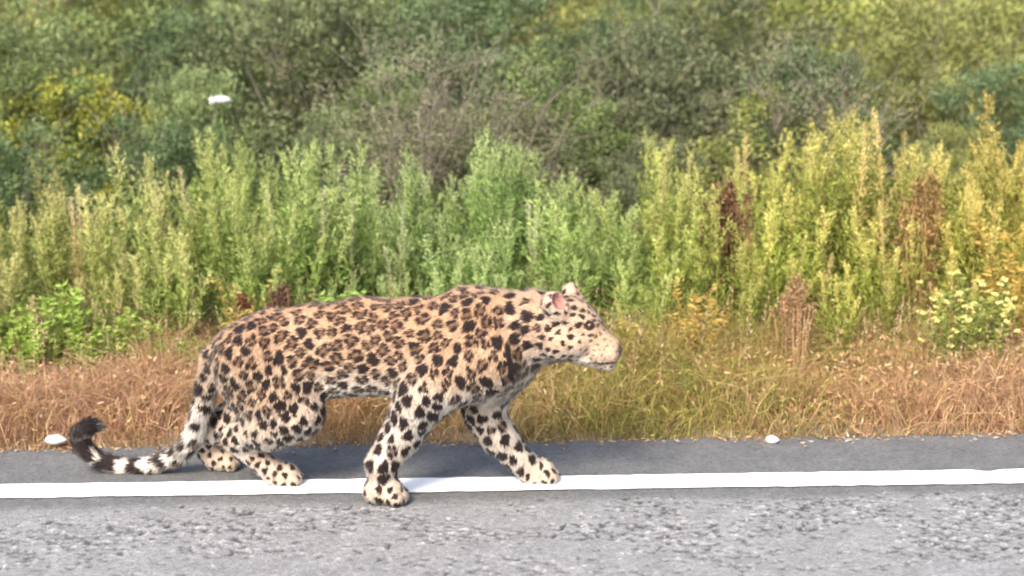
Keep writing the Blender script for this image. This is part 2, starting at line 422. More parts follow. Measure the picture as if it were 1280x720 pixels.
for c, r in EARS:                                            # hollow of each ear
    q = np.stack(np.meshgrid(*ax, indexing='ij', copy=False), -1) if False else None
    i0 = ((c-r*2-lo)/H).astype(int); i1 = ((c+r*2-lo)/H).astype(int)+1
    sl_ = tuple(slice(max(i0[i], 0), i1[i]) for i in range(3))
    q = np.stack(np.meshgrid(*[ax[i][sl_[i]] for i in range(3)], indexing='ij'), -1)
    d = np.sqrt(((q-c)**2).sum(-1))-r*0.8
    F[sl_] = np.maximum(F[sl_], -d)
zz = ax[2][None, None, :]
F = np.maximum(F, (0.002-zz).astype(np.float32))             # soles flat on the road
def surface_nets(F):
    Sg = F < 0
    c8 = [(i, j, k) for i in (0, 1) for j in (0, 1) for k in (0, 1)]
    n = np.array(F.shape)-1
    view = lambda A, c: A[c[0]:c[0]+n[0], c[1]:c[1]+n[1], c[2]:c[2]+n[2]]
    cnt = sum(view(Sg, c).astype(np.int8) for c in c8)
    act = (cnt > 0) & (cnt < 8); ijk = np.argwhere(act)
    idx = np.full(act.shape, -1, np.int64); idx[act] = np.arange(len(ijk))
    acc = np.zeros((len(ijk), 3)); num = np.zeros(len(ijk))
    for a in c8:
        for d in range(3):
            if a[d]: continue
            b_ = list(a); b_[d] = 1
            fa = F[tuple((ijk+a).T)]; fb = F[tuple((ijk+b_).T)]
            cr_ = (fa < 0) != (fb < 0); tt = np.where(cr_, fa/np.where(cr_, fa-fb, 1), 0)
            pos = ijk+np.array(a, float); pos[:, d] += tt
            acc[cr_] += pos[cr_]; num[cr_] += 1
    V = acc/num[:, None]
    Q = []
    for d in range(3):
        u, v = [(1, 2), (2, 0), (0, 1)][d]
        s0 = [slice(0, None)]*3; s1 = [slice(0, None)]*3
        s0[d] = slice(0, -1); s1[d] = slice(1, None)
        e = np.argwhere(Sg[tuple(s0)] != Sg[tuple(s1)])
        ok = (e[:, u] > 0) & (e[:, v] > 0) & (e[:, u] < n[u]) & (e[:, v] < n[v]); e = e[ok]
        def at_(du, dv):
            g = e.copy(); g[:, u] -= du; g[:, v] -= dv; return idx[tuple(g.T)]
        q = np.stack([at_(1, 1), at_(0, 1), at_(0, 0), at_(1, 0)], -1)
        ins = Sg[tuple(e.T)]
        q[~ins] = q[~ins][:, ::-1]
        Q.append(q)
    return V, np.concatenate(Q)
LV, LQ = surface_nets(F)
LV = lo+LV*H
ed = np.concatenate([LQ[:, [0, 1]], LQ[:, [1, 2]], LQ[:, [2, 3]], LQ[:, [3, 0]]])
deg = np.bincount(ed.ravel(), minlength=len(LV)).astype(float)
for it in range(3):                                          # light smoothing of the skin
    acc = np.zeros_like(LV)
    for c in range(3):
        acc[:, c] = np.bincount(ed[:, 0], LV[ed[:, 1], c], len(LV))+np.bincount(ed[:, 1], LV[ed[:, 0], c], len(LV))
    LV = LV*0.5+acc/deg[:, None]*0.5
def vertex_normals(V, Q):
    fn = np.cross(V[Q[:, 2]]-V[Q[:, 0]], V[Q[:, 3]]-V[Q[:, 1]])
    vn = np.zeros_like(V)
    for c in range(3):
        for j in range(4): vn[:, c] += np.bincount(Q[:, j], fn[:, c], len(V))
    return norm(vn)
LN = vertex_normals(LV, LQ)
LV = LV+LN*(vnoise(LV*14, 81)*0.0035+vnoise(LV*34, 82)*0.0016)[:, None]*smooth(0.05, 0.2, LV[:, 2])[:, None]   # loose skin and muscle
LN = vertex_normals(LV, LQ)
REG = np.array([pr[6] for pr in prims]); FLOW = norm(np.array([pr[7] for pr in prims]))
LD = np.stack([prim_dist(LV, pr) for pr in prims], 1)
wts = np.exp(-np.clip(LD-LD.min(1, keepdims=True), 0, 1)/0.012)
LFLOW = norm(wts@FLOW/wts.sum(1, keepdims=True))
rn = ['torso', 'belly', 'neck', 'chest', 'head', 'muzzle', 'chin', 'ear', 'haunch', 'shank', 'foot', 'shoulder', 'foreleg', 'tail']
RW = np.stack([(wts*(REG == r)[None]).sum(1) for r in rn], 1); RW /= RW.sum(1, keepdims=True)
ri = {r: i for i, r in enumerate(rn)}
# per-region coat: spacing of marks, radius of a mark, share of open rosettes
spacing = np.array([.0350, .042, .033, .040, .021, .013, .016, .024, .0330, .031, .024, .0360, .036, .040])
radius = np.array([.0240, .0195, .0195, .0185, .0092, .0042, .0060, .011, .0218, .0170, .0115, .0238, .0215, .022])
ringy = np.array([.92, .15, .5, .2, 0, 0, 0, 0, .50, 0, 0, .55, .12, .2])
v_sp, v_rd, v_rg = RW@spacing, RW@radius, RW@ringy
centres, cs, cvi = [], [], []
cand = rng.permutation(len(LV))[:30000]
ca = np.zeros((4000, 3)); sa = np.zeros(4000); nc = 0
for i in cand:
    if nc:
        d2 = ((ca[:nc]-LV[i])**2).sum(1)
        if (d2 < (0.5*(sa[:nc]+v_sp[i]))**2).any(): continue
    ca[nc] = LV[i]; sa[nc] = v_sp[i]; cvi.append(i); nc += 1
ca = ca[:nc]; cvi = np.array(cvi)
cR = v_rd[cvi]*rng.uniform(0.78, 1.2, nc); cRing = rng.random(nc) < v_rg[cvi]
cR = np.maximum(cR, 0.004)
cN = LN[cvi]; cF = norm(LFLOW[cvi]-cN*(LFLOW[cvi]*cN).sum(1, keepdims=True)); cB = np.cross(cN, cF)
cPh = rng.uniform(0, 6.28, nc); cK = rng.integers(2, 5, nc); cEl = rng.uniform(0.80, 1.0, nc)
cAng = rng.uniform(-0.6, 0.6, nc)
NOSE = HS(776, 446)
EYES = []
for s in (-1, 1):
    i = np.argmin(np.linalg.norm(LV-HS(750, 409, s*0.048), axis=1)); EYES.append((LV[i], LN[i]))
def coat(Q, Nn, rw):
    n = len(Q); out = np.zeros((n, 3))
    fair = np.array([0.41, 0.28, 0.185]); rich = np.array([0.38, 0.225, 0.130]); white = np.array([0.58, 0.53, 0.47]); dark = np.array([0.017, 0.010, 0.007])
    inner = np.array([0.12, 0.060, 0.032])
    R_ = lambda *k: sum(rw[:, ri[x]] for x in k)
    zt = Q[:, 2]
    up = smooth(0.36, 0.60, zt)*R_('torso', 'neck', 'shoulder', 'haunch', 'belly', 'chest')
    basec = fair[None]*(1-up[:, None])+rich[None]*up[:, None]
    wh = R_('belly')*0.9+R_('chest')*0.85+R_('chin')*0.95+R_('foreleg')*0.62+R_('foot')*0.30+R_('shank')*0.45+R_('muzzle')*0.02+R_('ear')*0.2
    wh = wh+(1-smooth(0.27, 0.42, zt))*R_('torso', 'shoulder')*0.80+(1-smooth(0.14, 0.36, zt))*R_('haunch')*0.5
    wh = wh+R_('tail')*smooth(0.36, 0.22, zt)*0.9
    wh = wh+smooth(0.0, 0.7, -Nn[:, 2])*0.5+R_('head')*0.10+R_('neck')*0.2
    wh = np.clip(wh+0.08*vnoise(Q*18, 5), 0, 1)
    basec = basec*(1-wh[:, None])+white[None]*wh[:, None]
    basec *= (1+0.07*vnoise(Q*45, 6))[:, None]
    warp = np.stack([vnoise(Q*42, 61), vnoise(Q*42, 62), vnoise(Q*42, 63)], 1)*0.0058+np.stack([vnoise(Q*130, 64), vnoise(Q*130, 65), vnoise(Q*130, 66)], 1)*0.0018
    Qw = Q+warp
    for s0 in range(0, n, 8192):
        q = Qw[s0:s0+8192]
        d2 = (q*q).sum(1)[:, None]-2*q@ca.T+(ca*ca).sum(1)[None]
        d2 = d2/(cR[None]**2); j = np.argmin(d2, 1); ar = np.arange(len(q)); d1 = np.sqrt(np.maximum(d2[ar, j], 0)); d2[ar, j] = 99; dsec = np.sqrt(np.maximum(d2.min(1), 0))
        sep = smooth(0.06, 0.26, dsec-d1)
        v = q-ca[j]; c_, s_ = np.cos(cAng[j]), np.sin(cAng[j])
        fx = (v*cF[j]).sum(1); fy = (v*cB[j]).sum(1); fz = (v*cN[j]).sum(1)
        gx_, gy_ = (fx*c_+fy*s_)*cEl[j], (-fx*s_+fy*c_)/cEl[j]
        rr = np.sqrt(gx_**2+gy_**2+0.5*fz**2)/cR[j]; th = np.arctan2(gy_, gx_)
        lob = 1+0.13*np.cos(3*th+cPh[j]*2)
        rr = rr*lob
        solid = 1-smooth(0.78, 1.0, rr)
        gap = smooth(0.55, 0.9, np.cos(cK[j]*th+cPh[j]))
        ring = (1-smooth(0.84, 1.0, rr))*smooth(0.18, 0.40, rr)*(1-gap*0.6)
        core = (1-smooth(0.40, 0.62, rr))
        dk = np.where(cRing[j], ring, solid)*sep
        cc = np.where(cRing[j], core*0.85, 0)
        bc = basec[s0:s0+8192]
        bc = bc*(1-cc[:, None])+inner[None]*cc[:, None]
        out[s0:s0+8192] = bc*(1-dk[:, None])+dark[None]*dk[:, None]
    # the black streak at the base of the neck, white breast
    a, b_ = S(634, 420), S(640, 462); ab = (b_-a)[[0, 2]]; v = (Q-a)[:, [0, 2]]; tt = np.clip(v@ab/(ab@ab), 0, 1)
    k = (1-smooth(0.006, 0.011, np.linalg.norm(v-tt[:, None]*ab, axis=1)+0.003*vnoise(Q*60, 73)))*R_('neck', 'chest', 'shoulder', 'torso')*(np.abs(Nn[:, 1]) > 0.35)
    out = out*(1-k[:, None])+dark[None]*k[:, None]
    k = R_('chest')*0.75*(1-k); out = out*(1-k[:, None])+white[None]*1.1*k[:, None]
    # tail: broad dark bands, dark tip
    tw = R_('tail')
    seg = TAIL[1:]-TAIL[:-1]; ln = np.linalg.norm(seg, axis=1); cum = np.concatenate([[0], np.cumsum(ln)])
    best = np.full(n, 9.0); par = np.zeros(n)
    for k in range(len(seg)):
        tt = np.clip(((Q-TAIL[k])@seg[k])/(ln[k]**2), 0, 1); d = np.linalg.norm(Q-TAIL[k]-tt[:, None]*seg[k], axis=1)
        s_ = d < best; best[s_] = d[s_]; par[s_] = cum[k]+tt[s_]*ln[k]
    band = smooth(-0.1, 0.5, np.sin(par*62+vnoise(Q*30, 71)*1.4))*smooth(0.25, 0.42, par)*smooth(-0.75, 0.0, Nn[:, 2]+0.25)
    band = np.maximum(band, smooth(0.66, 0.74, par)*0.85*smooth(-0.9, -0.2, Nn[:, 2]))*tw
    out = out*(1-band[:, None])+dark[None]*band[:, None]
    mzk = R_('muzzle')*0.45; out = out*(1-mzk[:, None])+np.array([0.27, 0.185, 0.13])[None]*mzk[:, None]
    # face: dark rims of the eyes, nose leather, mouth line; pink of the ear
    for e, en in EYES:
        d = np.linalg.norm((Q-e)*np.array([1, 1, 1.3]), axis=1)
        k = (1-smooth(0.015, 0.023, d))*(R_('head', 'muzzle') > 0.3); out = out*(1-k[:, None])+dark[None]*k[:, None]
    d = np.linalg.norm(Q-NOSE, axis=1); k = 1-smooth(0.014, 0.021, d); out = out*(1-k[:, None])+np.array([0.10, 0.045, 0.04])[None]*k[:, None]
    a, b_ = HS(773, 461), HS(736, 455)
    mz = np.abs((Q-a)@norm(np.cross(b_-a, np.array([0, 1.0, 0])))); k = (1-smooth(0.002, 0.005, mz))*(Q[:, 0] > b_[0])*R_('muzzle', 'chin')
    out = out*(1-k[:, None])+dark[None]*k[:, None]
    for c, r in EARS:
        k = 1-smooth(r*0.80, r*1.05, np.linalg.norm(Q-c, axis=1)); k = k*R_('ear'); out = out*(1-k[:, None])+np.array([0.36, 0.18, 0.15])[None]*k[:, None]
    return np.clip(out, 0.01, 0.9)
m, t, N = new_mat('coat'); L = t.links.new
at = N('ShaderNodeAttribute', attribute_name='Col'); p = N('ShaderNodeBsdfPrincipled')
p.inputs['Roughness'].default_value = 0.7; p.inputs['Specular IOR Level'].default_value = 0.15
p.inputs['Sheen Weight'].default_value = 0.12; p.inputs['Sheen Roughness'].default_value = 0.5
o = N('ShaderNodeOutputMaterial'); L(at.outputs['Color'], p.inputs['Base Color']); L(p.outputs[0], o.inputs[0])
MAT_COAT = m
leo = empty('leopard', (float(S(470, 440)[0]), 4.35, 0.0))
tag(leo, 'spotted leopard walking along the white road edge line with its head lowered', 'leopard')
OFF = np.array(leo.location)
body = link('body', mesh_np('leopard_body', LV-OFF, [LQ], coat(LV, LN, RW)), MAT_COAT, leo)
# short fur, each hair a flat tapering strand lying back along the coat
qa = np.linalg.norm(np.cross(LV[LQ[:, 2]]-LV[LQ[:, 0]], LV[LQ[:, 3]]-LV[LQ[:, 1]]), axis=1)
NH = 190000
fi = rng.choice(len(LQ), NH, p=qa/qa.sum()); u, v = rng.random(NH)[:, None], rng.random(NH)[:, None]
def lerp4(A): q = LQ[fi]; return (A[q[:, 0]]*(1-u)+A[q[:, 1]]*u)*(1-v)+(A[q[:, 3]]*(1-u)+A[q[:, 2]]*u)*v
hp, hn, hf, hr = lerp4(LV), norm(lerp4(LN)), lerp4(LFLOW), lerp4(RW)
hlen = hr@np.array([.013, .024, .016, .022, .009, .005, .009, .009, .015, .012, .007, .013, .012, .024])*rng.uniform(0.6, 1.25, NH)
hf = norm(hf-hn*(hf*hn).sum(1, keepdims=True)+rng.normal(size=(NH, 3))*0.15)
hd = norm(hf+hn*rng.uniform(0.2, 0.8, NH)[:, None])
hs_ = norm(np.cross(hn, hd)); hw = rng.uniform(0.0007, 0.0013, NH)[:, None]
ll = hlen[:, None]
k = coat(hp, hn, hr)*(1+rng.normal(size=(NH, 1))*0.16)
mid = hp+hd*ll*0.55; tip = hp+hd*ll-hn*ll*0.12; low = hp-hn*0.001
V = np.stack([low+hs_*hw, low-hs_*hw, mid-hs_*hw*0.8, mid+hs_*hw*0.8, tip], 1).reshape(-1, 3)
V[:, 2] = np.maximum(V[:, 2], 0.0015)
i = np.arange(NH)*5
me = mesh_np('leopard_fur', V-OFF, [np.stack([i, i+1, i+2, i+3], -1), np.stack([i+3, i+2, i+4], -1)], np.repeat(np.clip(k, 0.008, 0.9), 5, axis=0))
fnrm = np.repeat(norm(hn+hd*0.15+rng.normal(size=(NH, 3))*0.28), 5, axis=0)
me.normals_split_custom_set_from_vertices(fnrm.astype(np.float32).tolist())
fur = link('fur', me, MAT_COAT, leo)
# eyes and whiskers
def ball(name, c, r, mat, col, parent, seg=14):
    th = np.linspace(0, math.pi, seg//2+1)[:, None]; ph = np.linspace(0, 2*math.pi, seg+1)[None]
    V = np.stack([np.sin(th)*np.cos(ph), np.sin(th)*np.sin(ph), np.cos(th)+0*ph], -1)*r
    return link(name, mesh_np(name, V.reshape(-1, 3)+c-OFF, [grid_polys(*V.shape[:2])], np.tile(col, (V.shape[0]*V.shape[1], 1))), mat, parent)
MAT_EYE = colour_material('eye', 0.08, 0.6)
for c, en in EYES:
    e = ball('eye', c-en*0.0075, 0.0105, MAT_EYE, np.array([0.10, 0.07, 0.022]), leo)
    ball('pupil', c-en*0.0075+norm(en+np.array([0.4, -0.2, 0]))*0.0068, 0.0048, MAT_EYE, np.array([0.004, 0.004, 0.004]), e, 10)

# ------------------------------------------------------------------ verge grass (uncountable)
def pick(cols, n, spread=0.12):
    cols = np.array(cols); c = cols[rng.integers(0, len(cols), n)]
    return np.clip(c*(1+rng.normal(size=(n, 1))*spread), 0.01, 0.9)
DRY = [(0.42, 0.26, 0.12), (0.50, 0.33, 0.17), (0.36, 0.20, 0.10), (0.54, 0.41, 0.22), (0.44, 0.23, 0.12), (0.42, 0.31, 0.12)]
OLIVE = [(0.26, 0.25, 0.06), (0.32, 0.29, 0.08), (0.20, 0.22, 0.06), (0.40, 0.33, 0.10)]
PINK = [(0.47, 0.28, 0.18), (0.42, 0.24, 0.15), (0.52, 0.35, 0.23)]
def verge(n, y0, y1, hmin, hmax, wd, cols_fn, ragged=0.0):
    x = rng.uniform(-3.6, 3.6, n); y = y0+(y1-y0)*rng.random(n)**1.0
    clump = vnoise(np.stack([x*5, y*5, x*0], 1), 91)
    keep = rng.random(n) < np.clip(0.75+0.45*clump, 0.25, 1); x, y, clump = x[keep], y[keep], clump[keep]; n = len(x)
    z = ground_z(x, y)
    L_ = (hmin+(hmax-hmin)*rng.random(n))*(1+0.35*clump)*np.interp(y, [y0, y0+0.25], [0.55, 1.0])
    d = np.stack([rng.normal(size=n)*0.30, rng.normal(size=n)*0.25-0.05, np.ones(n)], 1)
    bend = np.stack([rng.normal(size=n)*0.6, rng.normal(size=n)*0.5-0.15, -rng.random(n)*0.5], 1)
    c0, c1 = cols_fn(x, y, n)
    return np.stack([x, y, z-0.01], 1), d, L_, rng.uniform(0.5, 1.0, n)*wd, bend, c0, c1
def dry_cols(x, y, n):
    c = pick(DRY, n); g = pick(OLIVE, n); pk = pick(PINK, n)
    a = vnoise(np.stack([x*1.3, y*1.6, x*0], 1), 92)
    green = np.exp(-((x-0.40)/0.45)**2)*0.75+0.25*(a > 0.35)
    sel = rng.random(n) < np.clip(green, 0, 0.85); c[sel] = g[sel]
    pr_ = np.clip(smooth(-0.4, -1.4, x)*0.6+smooth(1.0, 1.7, x)*0.5, 0, 0.7)
    sel = (rng.random(n) < pr_) & ~sel; c[sel] = pk[sel]
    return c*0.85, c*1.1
sp = Soup()
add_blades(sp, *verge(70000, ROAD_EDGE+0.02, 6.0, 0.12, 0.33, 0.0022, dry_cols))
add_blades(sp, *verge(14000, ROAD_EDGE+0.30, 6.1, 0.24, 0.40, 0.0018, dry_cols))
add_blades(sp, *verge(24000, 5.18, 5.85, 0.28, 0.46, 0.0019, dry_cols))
# trailing stalks and crumpled leaf scraps low down
n = 16000
x = rng.uniform(-3.5, 3.5, n); y = ROAD_EDGE+rng.random(n)**0.8*0.95; hz = rng.random(n)*0.22*smooth(ROAD_EDGE-0.1, ROAD_EDGE+0.35, y)
c0, c1 = dry_cols(x, y, n)
add_leaves(sp, np.stack([x, y, ground_z(x, y)+hz], 1), rng.normal(size=(n, 3))+np.array([0, 0, 0.2]), rng.uniform(0.012, 0.038, n), rng.uniform(0.005, 0.011, n), c1)
o = link('dry_grass', sp.mesh('dry_grass'), MAT_GRASS)
tag(o, 'tangled dry tan and rust coloured grass along the road edge', 'grass', kind='stuff')
# seeding grass heads above the dry strip
sp = Soup(); n = 900
x = rng.uniform(-3.4, 3.4, n); y = rng.uniform(5.0, 5.9, n); hh = rng.uniform(0.22, 0.42, n)
lean = np.stack([rng.normal(size=n)*0.12, rng.normal(size=n)*0.1, np.ones(n)], 1)
tops = np.stack([x, y, ground_z(x, y)], 1)+lean*hh[:, None]
kk = 9
bb = np.repeat(tops, kk, axis=0)-np.repeat(lean, kk, axis=0)*(rng.random(n*kk)*0.07)[:, None]
add_leaves(sp, bb, np.repeat(lean, kk, axis=0)+rng.normal(size=(n*kk, 3))*0.45, rng.uniform(0.010, 0.022, n*kk), 0.0035, pick([(0.50, 0.36, 0.22), (0.44, 0.28, 0.18), (0.52, 0.42, 0.24)], n*kk))
add_blades(sp, np.stack([x, y, ground_z(x, y)], 1), lean, hh, np.full(n, 0.0012), np.zeros((n, 3)), pick(DRY, n), pick(DRY, n))
tag(link('seeding_grass', sp.mesh('seeding_grass'), MAT_GRASS), 'thin dry grass stalks with feathery seed tufts', 'grass', kind='stuff')
# green undergrowth between the tall weeds
sp = Soup()
def green_cols(x, y, n):
    c = pick([(0.12, 0.20, 0.05), (0.17, 0.24, 0.06), (0.22, 0.26, 0.08), (0.28, 0.27, 0.09)], n)
    yl = pick(OLIVE, n); sel = rng.random(n) < np.clip(smooth(0.3, 1.2, x)*0.7+0.1, 0, 0.8); c[sel] = yl[sel]
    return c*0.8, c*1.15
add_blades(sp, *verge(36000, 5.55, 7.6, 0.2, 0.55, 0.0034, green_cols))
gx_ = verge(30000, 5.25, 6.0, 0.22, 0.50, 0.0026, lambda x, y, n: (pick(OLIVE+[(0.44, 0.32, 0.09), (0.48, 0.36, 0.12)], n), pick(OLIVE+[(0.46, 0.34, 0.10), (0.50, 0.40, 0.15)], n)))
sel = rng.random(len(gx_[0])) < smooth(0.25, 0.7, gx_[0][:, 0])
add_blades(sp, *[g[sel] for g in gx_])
tag(link('undergrowth', sp.mesh('undergrowth'), MAT_GRASS), 'green and yellowing grass growing between the tall weeds', 'undergrowth', kind='stuff')
# crumbs of dry litter along the asphalt edge
sp = Soup(); n = 700
x = rng.uniform(-2.6, 2.6, n); y = ROAD_EDGE-0.01-np.abs(rng.normal(size=n))*0.035
add_leaves(sp, np.stack([x, y, np.full(n, 0.004)], 1), np.stack([rng.normal(size=n), rng.normal(size=n)*0.5, rng.random(n)*0.35], 1), rng.uniform(0.008, 0.03, n), rng.uniform(0.003, 0.008, n), pick(DRY+[(0.5, 0.45, 0.38), (0.12, 0.09, 0.06)], n))
tag(link('litter', sp.mesh('litter'), MAT_GRASS), 'crumbs of dry plant litter along the asphalt edge', 'litter', kind='stuff')

# ------------------------------------------------------------------ tall weeds
def spire_plant(Ht, stems, spread, leafL, leafW, dens, brl, lower, mid_c, top_c, bare=0.06, bud=1.0):
    st, fo = Soup(), Soup()
    for s in range(stems):
        az = rng.uniform(0, 6.28); h = Ht*rng.uniform(0.66, 1.0) if s else Ht
        r0 = rng.uniform(0.0, 0.05)
        out = np.array([math.cos(az), math.sin(az), 0])
        T = np.linspace(0, 1, 9)[:, None]
        lean = spread*rng.uniform(0.2, 1.0)
        pts_ = out*r0+T*np.array([0, 0, h])+out*lean*h*(T**1.3)+np.array([rng.normal()*0.03, rng.normal()*0.03, 0])*np.sin(T*3)*h
        add_tube(st, pts_, np.linspace(0.0045, 0.0012, 9), np.outer(np.linspace(0, 1, 9), np.array(mid_c)*0.9)+np.outer(np.linspace(1, 0, 9), (0.24, 0.17, 0.09)), 5)
        nb = int(dens*h*34)
        tb = bare+(1-bare)*(np.arange(nb)+rng.random(nb))/nb
        pos = np.stack([np.interp(tb, T[:, 0], pts_[:, c]) for c in range(3)], 1)
        a = np.arange(nb)*2.4+rng.normal(size=nb)*0.3
        elev = np.radians(rng.uniform(26, 60, nb)+tb*12)
        L_ = brl*(np.sin(np.pi*np.clip(tb*0.72+0.27, 0, 1))**0.9+0.10)*rng.uniform(0.55, 1.1, nb)*(h/1.1)
        bd = np.stack([np.cos(a)*np.cos(elev), np.sin(a)*np.cos(elev), np.sin(elev)], 1)
        for bi in range(0, nb, 3):
            add_tube(st, np.stack([pos[bi], pos[bi]+bd[bi]*L_[bi]*0.9]), [0.0012, 0.0005], np.array(mid_c)*0.8, 3)
        m_ = 18
        uu = rng.random((nb, m_))**0.8
        rise = np.zeros((nb, m_, 3)); rise[..., 2] = L_[:, None]*uu**2*0.45
        lp = (pos[:, None]+bd[:, None]*(L_[:, None]*uu)[..., None]+rise).reshape(-1, 3)+rng.normal(size=(nb*m_, 3))*0.004
        tt = np.repeat(tb, m_)
        ld = np.repeat(bd, m_, axis=0)*1.0+rng.normal(size=(nb*m_, 3))*0.55+np.array([0, 0, 0.25])
        sz = 1-0.55*smooth(0.55, 1.0, tt)
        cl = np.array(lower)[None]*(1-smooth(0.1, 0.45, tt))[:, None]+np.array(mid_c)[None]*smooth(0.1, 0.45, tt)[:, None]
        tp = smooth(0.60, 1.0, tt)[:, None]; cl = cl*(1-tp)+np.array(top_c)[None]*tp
        cl = cl*(1+rng.normal(size=(len(cl), 1))*0.24)
        add_leaves(fo, lp, ld, leafL*sz*rng.uniform(0.6, 1.2, len(sz)), leafW*sz*rng.uniform(0.7, 1.2, len(sz)), np.clip(cl, 0.01, 0.9))
        # bud spray at the tip
        nbud = int(110*bud)
        tb = 1-rng.random(nbud)*0.30; pos = np.stack([np.interp(tb, T[:, 0], pts_[:, c]) for c in range(3)], 1)
        add_leaves(fo, pos+rng.normal(size=(nbud, 3))*0.006, rng.normal(size=(nbud, 3))*0.6+np.array([0, 0, 0.9]), rng.uniform(0.010, 0.022, nbud), 0.006, np.clip(np.array(top_c)[None]*(1.05+rng.normal(size=(nbud, 1))*0.15), 0.01, 0.9))
    return st.mesh('weed_stem'), fo.mesh('weed_foliage')
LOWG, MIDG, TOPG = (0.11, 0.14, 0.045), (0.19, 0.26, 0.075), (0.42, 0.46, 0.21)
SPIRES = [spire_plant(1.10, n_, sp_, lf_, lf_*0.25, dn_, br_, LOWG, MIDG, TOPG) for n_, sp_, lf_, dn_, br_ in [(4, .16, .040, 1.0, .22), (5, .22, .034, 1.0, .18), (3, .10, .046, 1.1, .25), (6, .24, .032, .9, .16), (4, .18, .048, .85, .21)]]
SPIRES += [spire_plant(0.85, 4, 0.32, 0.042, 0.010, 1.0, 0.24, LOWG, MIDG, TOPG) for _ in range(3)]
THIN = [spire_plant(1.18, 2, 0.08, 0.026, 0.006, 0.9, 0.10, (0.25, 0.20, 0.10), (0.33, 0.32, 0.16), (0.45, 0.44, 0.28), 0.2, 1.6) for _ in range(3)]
def arching_clump(Ht, W_, n, c0, c1):
    st, fo = Soup(), Soup()
    T = np.linspace(0, 1, 9)[:, None]
    for q in range(n):
        az = rng.uniform(0, 6.28); o_ = np.array([math.cos(az), math.sin(az), 0]); w_ = W_*rng.uniform(0.15, 1.0); h = Ht*rng.uniform(0.75, 1.0)*(1-0.25*(w_/W_)**2)
        pts_ = o_*w_*(0.45+0.55*T**0.7)*(0.8+0.4*rng.random())+np.array([0, 0, 1])*h*np.sin(np.pi*0.5*np.minimum(T*1.35, 1.35))+np.cumsum(rng.normal(size=(9, 3))*0.004, 0)
        c = np.array(c0)*(1-rng.random())+np.array(c1)*rng.random()
        add_tube(st, pts_, np.linspace(0.0030, 0.0010, 9), c, 4)
        m_ = 44; tb = 0.10+0.90*rng.random(m_); pos = np.stack([np.interp(tb, T[:, 0], pts_[:, k]) for k in range(3)], 1)
        add_leaves(fo, pos+rng.normal(size=(m_, 3))*0.004, rng.normal(size=(m_, 3)), rng.uniform(0.010, 0.026, m_), 0.007, np.clip((np.array(c0)+(np.array(c1)-np.array(c0))*rng.random((m_, 1)))*(1+rng.normal(size=(m_, 1))*0.2), .01, .9))
    return st.mesh('clump_stem'), fo.mesh('clump_foliage')
DEAD = [arching_clump(0.60, 0.085, 46, (0.09, 0.055, 0.035), (0.19, 0.115, 0.07)) for _ in range(3)]
def place_plant(name, meshes, px, y, h, tint, label, cat, group, rz=None, x=None, base_h=1.0):
    if x is None: x = P(px, 300, y)[0]
    e = empty(name, (float(x), float(y), float(ground_z(np.array([x]), np.array([y]))[0])-0.01), rng.uniform(0, 6.28) if rz is None else rz)
    s = h/base_h; e.scale = (s*rng.uniform(0.9, 1.15), s*rng.uniform(0.9, 1.15), s)
    for nm, me_, mt in (('stem', meshes[0], MAT_STEM), ('foliage', meshes[1], MAT_LEAF)):
        o = link(nm, me_, mt, e); o.color = (*tint, 1)
    return tag(e, label, cat, group)
# top of the weed canopy in the photograph, by x
TOPX = [0, 60, 130, 200, 265, 330, 420, 480, 560, 640, 715, 760, 800, 880, 960, 1060, 1140, 1230, 1280]
TOPY = [235, 215, 225, 175, 160, 165, 190, 205, 185, 190, 178, 225, 200, 160, 175, 140, 130, 140, 190]
ZONES = [(150, 'uphill of the curled tail tip'), (300, 'uphill of the yellow-leaved plant'), (450, "behind the leopard's hindquarters"), (580, "behind the leopard's back"), (690, "behind the leopard's shoulders"),
         (790, "behind the leopard's face"), (930, 'around the dark brown seedhead clump'), (1070, 'uphill of the grey-brown withered clump'), (1180, 'around the tall tan withered clump'), (9999, 'uphill of the pale yellow flowers')]
def zone(px): return next(z for lim, z in ZONES if px < lim)
ROWS = ['row nearest the road', 'second row from the road', 'third row from the road', 'fourth row from the road', 'last row before the shrubs']
def tint_at(px):
    xs = [0, 120, 240, 320, 480, 620, 760, 860, 980, 1100, 1200, 1280]
    cs_ = [(1.18, 1.08, .90), (1.22, 1.10, .95), (1.10, 1.10, .85), (1.02, 1.12, .80), (.95, 1.08, .95), (.92, 1.08, .92), (.98, 1.10, .85), (1.22, 1.18, .75), (1.28, 1.16, .72), (1.26, 1.12, .72), (1.32, 1.10, .76), (1.45, 1.10, .66)]
    return np.array([np.interp(px, xs, [c[i] for c in cs_]) for i in range(3)])
nw = 0
